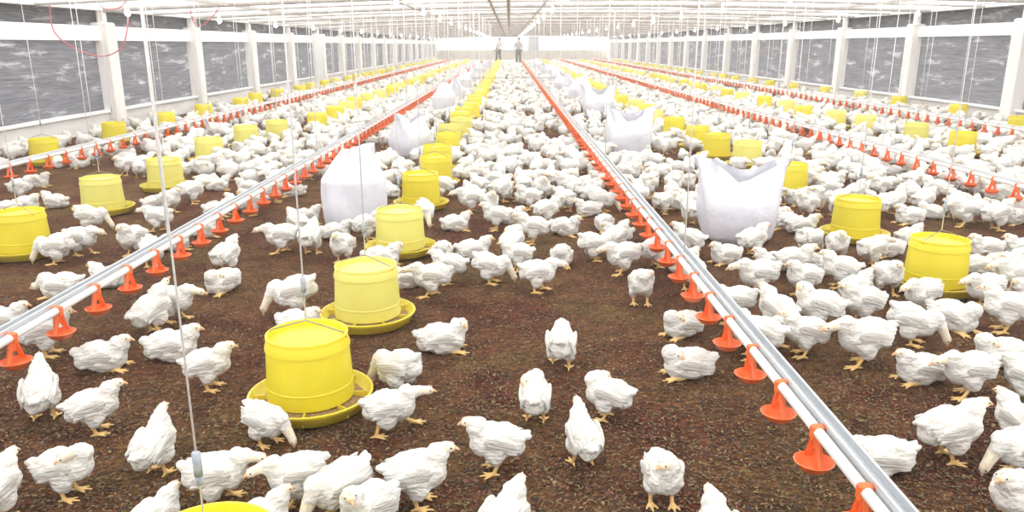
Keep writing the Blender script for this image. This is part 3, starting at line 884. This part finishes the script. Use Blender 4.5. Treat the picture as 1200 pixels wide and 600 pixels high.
def relax(birds, it=60):
    n = len(birds)
    pos = np.array([(c[0].x, c[0].y) for c in birds]); hd_ = np.array([(math.cos(R(c[1])), math.sin(R(c[1]))) for c in birds])
    offs, rads = [], []
    for c in birds:
        hx, hy, hz = POSES[c[2]]['head']
        fwd = hx if hx > .12 else .06
        offs.append((.04, -.055, fwd)); rads.append((.084, .076, .03 if hx > .12 else .05))
    sc_ = np.array([c[3] for c in birds]); offs = np.array(offs) * sc_[:, None]; rads = np.array(rads) * sc_[:, None]
    sit = np.array([POSES[c[2]]['legs'] == 'sit' for c in birds])
    ob = np.array([(o_[0], o_[1], .225 if k < len(FEEDERS) else .29) for k, o_ in enumerate(obst) if o_[1] < 14])
    for _ in range(it):
        D = pos[:, None, :] - pos[None]; d2 = (D ** 2).sum(2)
        I, J = np.where((d2 < .42 ** 2) & (np.arange(n)[:, None] < np.arange(n)[None]))
        mv = np.zeros_like(pos)
        for a in range(3):
            pa = pos[I] + hd_[I] * offs[I, a][:, None]
            for b_ in range(3):
                v = pa - (pos[J] + hd_[J] * offs[J, b_][:, None]); l = np.linalg.norm(v, axis=1) + 1e-6
                pen = np.maximum(0, rads[I, a] + rads[J, b_] - l)
                u = v / l[:, None] * (pen * .28)[:, None]
                np.add.at(mv, I, u); np.add.at(mv, J, -u)
        for a in range(3):
            pa = pos + hd_ * offs[:, a][:, None]
            v = pa[:, None, :] - ob[None, :, :2]; l = np.linalg.norm(v, axis=2) + 1e-6
            pen = np.maximum(0, ob[None, :, 2] + rads[:, a][:, None] - l)
            mv += (v / l[..., None] * (pen * .5)[..., None]).sum(1)
            for X_, _n in LINES:
                dx = pa[:, 0] - X_ + (.010 if X_ > 0 else -.010)
                pen = np.where(sit, 0, np.maximum(0, .066 + rads[:, a] - np.abs(dx)))
                mv[:, 0] += np.sign(dx) * pen * .4
        l = np.linalg.norm(mv, axis=1, keepdims=True)
        pos += mv * np.minimum(1, .03 / np.maximum(l, 1e-6))
    return [(Vector((pos[i, 0], pos[i, 1], 0)), *birds[i][1:]) for i in range(n)]
nf_ = len(chick); kn = sum(1 for c in crowd if c[0].y < 10)
both = relax(chick + crowd[:kn])
chick, crowd = both[:nf_], sorted(both[nf_:] + crowd[kn:], key=lambda c: c[0].y)
NI = max(0, 300 - len(chick))
chick += crowd[:NI]
rest = crowd[NI:]

# labels: pose, facing, nearest landmark; ties are ordered by distance
LM = []
for p, i, rn in FEEDERS:
    if i < 8:
        short = rn.replace(' ', '-') + ' feeder'
        LM.append((p, 'the %s %s' % (ORD[i], short)))
LM += [(SACKS[0], 'the peaked white sack'), (SACKS[1], 'the open-topped white sack'), (SACKS[2], 'the second left sack'), (SACKS[3], 'the second right sack')]
def facing(h):
    h %= 360
    for a, n in ((22, 'right'), (67, 'away right'), (112, 'away'), (157, 'away left'), (202, 'left'), (247, 'front left'), (292, 'camera'), (337, 'front right')):
        if h < a: return n
    return 'right'
base_labels = []
for (p, h, pose, s) in chick:
    lm = min(LM, key=lambda l: (l[0] - p).length)
    d = p - lm[0]
    if abs(d.x) > abs(d.y): rel = 'right of' if d.x > 0 else 'left of'
    else: rel = 'behind' if d.y > 0 else 'in front of'
    base_labels.append('white chicken %s, facing %s, %s %s' % (PHRASE[pose], facing(h), rel, lm[1]))
cnt = {}
for i in sorted(range(len(chick)), key=lambda i: chick[i][0].length):
    cnt.setdefault(base_labels[i], []).append(i)
labels = [None] * len(chick)
for b_, ids in cnt.items():
    for k, i in enumerate(ids):
        labels[i] = b_ if len(ids) == 1 else ('nearest ' if k == 0 else ORD[k] + '-nearest ') + b_
for (p, h, pose, s), lab in zip(chick, labels):
    ps = POSES[pose]
    o = link('chicken', CH[pose][0])
    o.location = p; o.rotation_euler.z = R(h); o.scale = (s, s, s)
    tag(o, lab, 'chicken', 'white broiler chickens')
    T = bodyT(ps)
    for sd_ in (-1, 1): link('wing', WING[sd_], o, None, T)
    hd = Vector(ps['hd']).normalized()
    Hm = Matrix.Translation(Vector(ps['head'])) @ hd.to_track_quat('X', 'Z').to_matrix().to_4x4()
    link('beak', BEAK, o, None, Hm)
    if p.y < 6.5:
        link('comb', COMB, o, None, Hm)
        for sd_ in (-1, 1):
            link('eye', EYE, o, None, Hm @ Matrix.Translation((.010, sd_ * .0178, .005)))

# the rest of the flock, past counting, as one mesh
def arrays(me):
    me.calc_loop_triangles()
    n = len(me.vertices); v = np.empty(n * 3, np.float32); me.vertices.foreach_get('co', v)
    t = np.empty(len(me.loop_triangles) * 3, np.int32); me.loop_triangles.foreach_get('vertices', t)
    pi = np.empty(len(me.loop_triangles), np.int32); me.loop_triangles.foreach_get('polygon_index', pi)
    mi = np.empty(len(me.polygons), np.int32); me.polygons.foreach_get('material_index', mi)
    return v.reshape(-1, 3), t.reshape(-1, 3), mi[pi]
ARR = {(k, l): arrays(CH[k][l]) for k in CH for l in (1, 2)}
VV, FF, MM = [], [], []; off = 0
for (p, h, pose, s) in rest:
    v, t, m = ARR[(pose, 1 if p.y < 15 else 2)]
    c_, s_ = math.cos(R(h)), math.sin(R(h))
    w = np.empty_like(v)
    w[:, 0] = (v[:, 0] * c_ - v[:, 1] * s_) * s + p.x; w[:, 1] = (v[:, 0] * s_ + v[:, 1] * c_) * s + p.y; w[:, 2] = v[:, 2] * s
    VV.append(w); FF.append(t + off); MM.append(m); off += len(v)
VV, FF, MM = np.concatenate(VV), np.concatenate(FF), np.concatenate(MM)
def tri_mesh(name, V_, F_, M_, mats):
    me = bpy.data.meshes.new(name)
    me.vertices.add(len(V_)); me.vertices.foreach_set('co', V_.astype(np.float32).ravel())
    me.loops.add(len(F_) * 3); me.loops.foreach_set('vertex_index', F_.astype(np.int32).ravel())
    me.polygons.add(len(F_)); me.polygons.foreach_set('loop_start', np.arange(0, len(F_) * 3, 3, dtype=np.int32))
    for m in mats: me.materials.append(MATS[m])
    me.polygons.foreach_set('material_index', M_.astype(np.int32))
    me.polygons.foreach_set('use_smooth', np.ones(len(F_), bool))
    me.update(calc_edges=True); me.validate()
    return me
tag(link('chicken_flock', tri_mesh('chicken_flock', VV, FF, MM, ('feather', 'leg_skin', 'beak_horn', 'head_feather'))),
    'dense flock of white chickens filling the shed behind the nearer birds', 'chickens', kind='stuff')
print('CHICKENS', len(chick), len(rest), 'flock tris', len(FF))

# ------------------------------------------------------------------ loose litter chips near the camera
def chips(name, n, m, seed, label):
    rs = np.random.RandomState(seed)
    y = 1.3 + 4.6 * rs.rand(n) ** 1.5
    x = (rs.rand(n) * 2 - 1) * (.72 * y + .25)
    a = rs.rand(n) * 6.283; l = .003 + .007 * rs.rand(n) ** 1.6; w = l * (.25 + .4 * rs.rand(n)); ti = (rs.rand(n) - .5) * .007
    ca, sa = np.cos(a), np.sin(a); z = .001 + .003 * rs.rand(n)
    V_ = np.empty((n, 4, 3))
    for k, (u, v) in enumerate(((1, 0), (0, 1), (-1, 0), (0, -1))):
        V_[:, k, 0] = x + ca * l * u - sa * w * v; V_[:, k, 1] = y + sa * l * u + ca * w * v; V_[:, k, 2] = np.maximum(0, z + ti * u + .0015 * (k % 2))
    b = np.arange(n)[:, None] * 4
    F_ = np.concatenate([b + np.array([0, 1, 2]), b + np.array([0, 2, 3])])
    tag(link(name, tri_mesh(name, V_.reshape(-1, 3), F_, np.zeros(len(F_)), (m,)), FLOOR), label, kind='stuff')
chips('litter_crumbs', 70000, 'litter_dark', 3, 'dark damp litter crumbs strewn over the near floor')
chips('litter_chips', 60000, 'litter_chip', 5, 'red-brown litter chips strewn over the near floor')
chips('litter_straw', 50000, 'litter_olive', 6, 'olive straw bits strewn over the near floor')
chips('litter_husks', 14000, 'litter_husk', 4, 'pale rice husks strewn over the near floor')

# ------------------------------------------------------------------ people at the far end
def person(px, py, shirt, lean, step, arm, rz, label):
    p = P(px, py); H = 1.66
    def skin(name, verts, edges, rad, m, parent, sub=2):
        me = bpy.data.meshes.new(name); me.from_pydata(verts, edges, [])
        o = bpy.data.objects.new('tmp', me); COL.objects.link(o)
        o.modifiers.new('s', 'SKIN')
        for i, r in enumerate(rad):
            me.skin_vertices[0].data[i].radius = (r, r)
        me.skin_vertices[0].data[0].use_root = True
        sb = o.modifiers.new('u', 'SUBSURF'); sb.levels = sub
        dg = bpy.context.evaluated_depsgraph_get()
        r_ = bpy.data.meshes.new_from_object(o.evaluated_get(dg)); bpy.data.objects.remove(o)
        r_.name = name; r_.materials.clear(); r_.materials.append(MATS[m])
        r_.polygons.foreach_set('use_smooth', [True] * len(r_.polygons))
        return r_
    L_ = lean
    # body: pelvis, spine, neck, head, limbs in one skinned skeleton
    v = [(0, 0, .90), (L_ * .4, 0, 1.12), (L_ * .8, 0, 1.33), (L_, 0, 1.44), (L_ * 1.1, 0, 1.51), (L_ * 1.15, .01, 1.60),
         (0, .09, .86), (step * .5, .10, .48), (step, .10, .09), (step + .12, .11, .04),
         (0, -.09, .86), (-step * .4, -.10, .48), (-step, -.10, .09), (-step + .12, -.11, .04),
         (L_ * .85, .17, 1.36), (L_ * .7 + arm * .1, .23, 1.10), (L_ * .7 + arm, .22, .92), (L_ * .7 + arm + .05, .20, .84),
         (L_ * .85, -.17, 1.36), (L_ * .7, -.24, 1.10), (L_ * .7 + .08, -.23, .88), (L_ * .7 + .11, -.21, .80)]
    ed = [(0, 1), (1, 2), (2, 3), (3, 4), (4, 5), (0, 6), (6, 7), (7, 8), (8, 9), (0, 10), (10, 11), (11, 12), (12, 13), (2, 14), (14, 15), (15, 16), (16, 17), (2, 18), (18, 19), (19, 20), (20, 21)]
    rad = [.135, .12, .15, .065, .055, .095, .09, .06, .045, .04, .09, .06, .045, .04, .06, .045, .034, .03, .06, .045, .034, .03]
    o = link('person', skin('person', v, ed, rad, 'skin', None))
    o.location = p; o.rotation_euler.z = R(rz)
    tag(o, label, 'person')
    sh = skin('shirt', [v[0], v[1], v[2], v[3], v[14], v[15], v[18], v[19]], [(0, 1), (1, 2), (2, 3), (2, 4), (4, 5), (2, 6), (6, 7)], [.16, .145, .172, .075, .08, .066, .08, .066], shirt, o)
    link('shirt', sh, o)
    tz = skin('trousers', [v[0], v[6], v[7], v[8], v[10], v[11], v[12]], [(0, 1), (1, 2), (2, 3), (0, 4), (4, 5), (5, 6)], [.155, .108, .08, .066, .108, .08, .066], 'trousers_dark', o)
    link('trousers', tz, o)
    g = MB(); g.ell((L_ * 1.15 - .015, .01, 1.635), (.105, .095, .085), None, 14, 9); link('hair', g.mesh('hair', 'hair_black'), o)
    for k in (8, 12):
        g = MB(); g.ell((v[k][0] + .05, v[k][1], .05), (.145, .055, .05), None, 12, 8); g.tube([(v[k][0], v[k][1], .05), (v[k][0], v[k][1], .30)], .072, 10)
        link('boot', g.mesh('boot', 'boot_dark'), o)
    g = MB()
    hx, hy, hz = v[5]
    for s in (-1, 1): g.ell((hx + .085, hy + s * .034, hz + .012), (.012, .014, .010), None, 8, 6)
    link('eyes', g.mesh('eyes', 'eye_dark'), o)
    g = MB(); g.ell((hx + .100, hy, hz - .015), (.018, .014, .022), None, 8, 6); g.ell((hx + .088, hy, hz - .052), (.010, .026, .007), None, 8, 6); link('nose_and_mouth', g.mesh('face', 'skin'), o)
    return o
person(607.5, 76.5, 'shirt_grey', .03, .05, .05, -75, 'person in grey shirt and dark trousers standing beside the right drinking line')
person(584, 74.5, 'shirt_pale', .16, .12, .20, -60, 'person in pale shirt leaning forward beside the middle feeder row')

# ------------------------------------------------------------------ wires
def cable(pts, r, m, name, label, cat='cable', group=None):
    b = MB()
    Q = [Vector(p) for p in pts]; out = []
    for i in range(len(Q) - 1):
        p0, p1, p2, p3 = Q[max(i - 1, 0)], Q[i], Q[i + 1], Q[min(i + 2, len(Q) - 1)]
        for k in range(6):
            t = k / 6
            out.append(.5 * ((2 * p1) + (p2 - p0) * t + (2 * p0 - 5 * p1 + 4 * p2 - p3) * t * t + (3 * p1 - p0 - 3 * p2 + p3) * t ** 3))
    out.append(Q[-1]); b.tube(out, r, 6)
    tag(link(name, b.mesh(name, m)), label, cat, group)
def at_y(px, py, y):
    d = CAMR @ Vector(((px - 600) / F_PX, -(py - 300) / F_PX, -1)); t = y / d.y
    return Vector((d.x * t, y, CAM_H + d.z * t))
yw = 10.5
cable([at_y(58, 4, yw), at_y(63, 36, yw), at_y(85, 55, yw), at_y(118, 66, yw), at_y(141, 57, yw), at_y(149, 35, yw), at_y(150, 3, yw)], .008, 'cable_red', 'electric_cable', 'red electric cable sagging in a loop before the first left post', group='red cables')
cable([at_y(222, 2, yw + 2), at_y(226, 25, yw + 2), at_y(236, 30, yw + 2), at_y(252, 16, yw + 2), at_y(262, -1, yw + 2)], .008, 'cable_red', 'electric_cable', 'red electric cable hanging in a V near the second left post', group='red cables')
cable([at_y(112, -2, yw + 1), at_y(122, 10, yw + 1), at_y(140, 9, yw + 1), at_y(150, -3, yw + 1)], .008, 'cable_red', 'electric_cable', 'short red cable dipping under the ceiling near the first left post', group='red cables')
# overhead pipe along the middle and low cross wire
b = MB(); b.tube([(-.01, 6, 1.80), (-.01, 64, 1.80)], .03, 8)
o = tag(link('overhead_pipe', b.mesh('overhead_pipe', 'ceiling_steel')), 'grey overhead pipe running along the middle of the ceiling', 'pipe')
for k in range(9):
    b = MB(); b.tube([(-.01, 9 + 6 * k, 1.80), (-.01, 9 + 6 * k, zc(0) + .02)], .012, 6); link('hanger', b.mesh('hanger', 'ceiling_steel'), o)
yq = P(600, 91, .34).y
b = MB(); b.tube([(-1.2, yq, .34), (1.45, yq, .34)], .010, 6)
o = tag(link('low_rail', b.mesh('low_rail', 'wire_dark')), 'thin dark rail crossing the aisle low above the flock', 'rail')
for X_ in (-1.2, .1, 1.45):
    b = MB(); b.tube([(X_, yq, 0), (X_, yq, .35)], .012, 6); link('stake', b.mesh('stake', 'wire_dark'), o)

# ------------------------------------------------------------------ dusty air
hm = bpy.data.materials.new('dust_haze'); hm.use_nodes = True
hn = hm.node_tree.nodes; hn.clear()
vo = hn.new('ShaderNodeVolumeScatter'); vo.inputs['Density'].default_value = HAZE; vo.inputs['Anisotropy'].default_value = 0.35
vo.inputs['Color'].default_value = (1, .99, .98, 1)
ho = hn.new('ShaderNodeOutputMaterial'); hm.node_tree.links.new(vo.outputs[0], ho.inputs['Volume'])
MATS['dust_haze'] = hm
b = MB(); b.box((XL + .2, Y0 + .3, -.06), (XR - .2, Y1 - .2, 1.66))
tag(link('haze', b.mesh('haze', 'dust_haze', False)), 'thin bright dusty haze filling the shed', 'haze', kind='stuff')
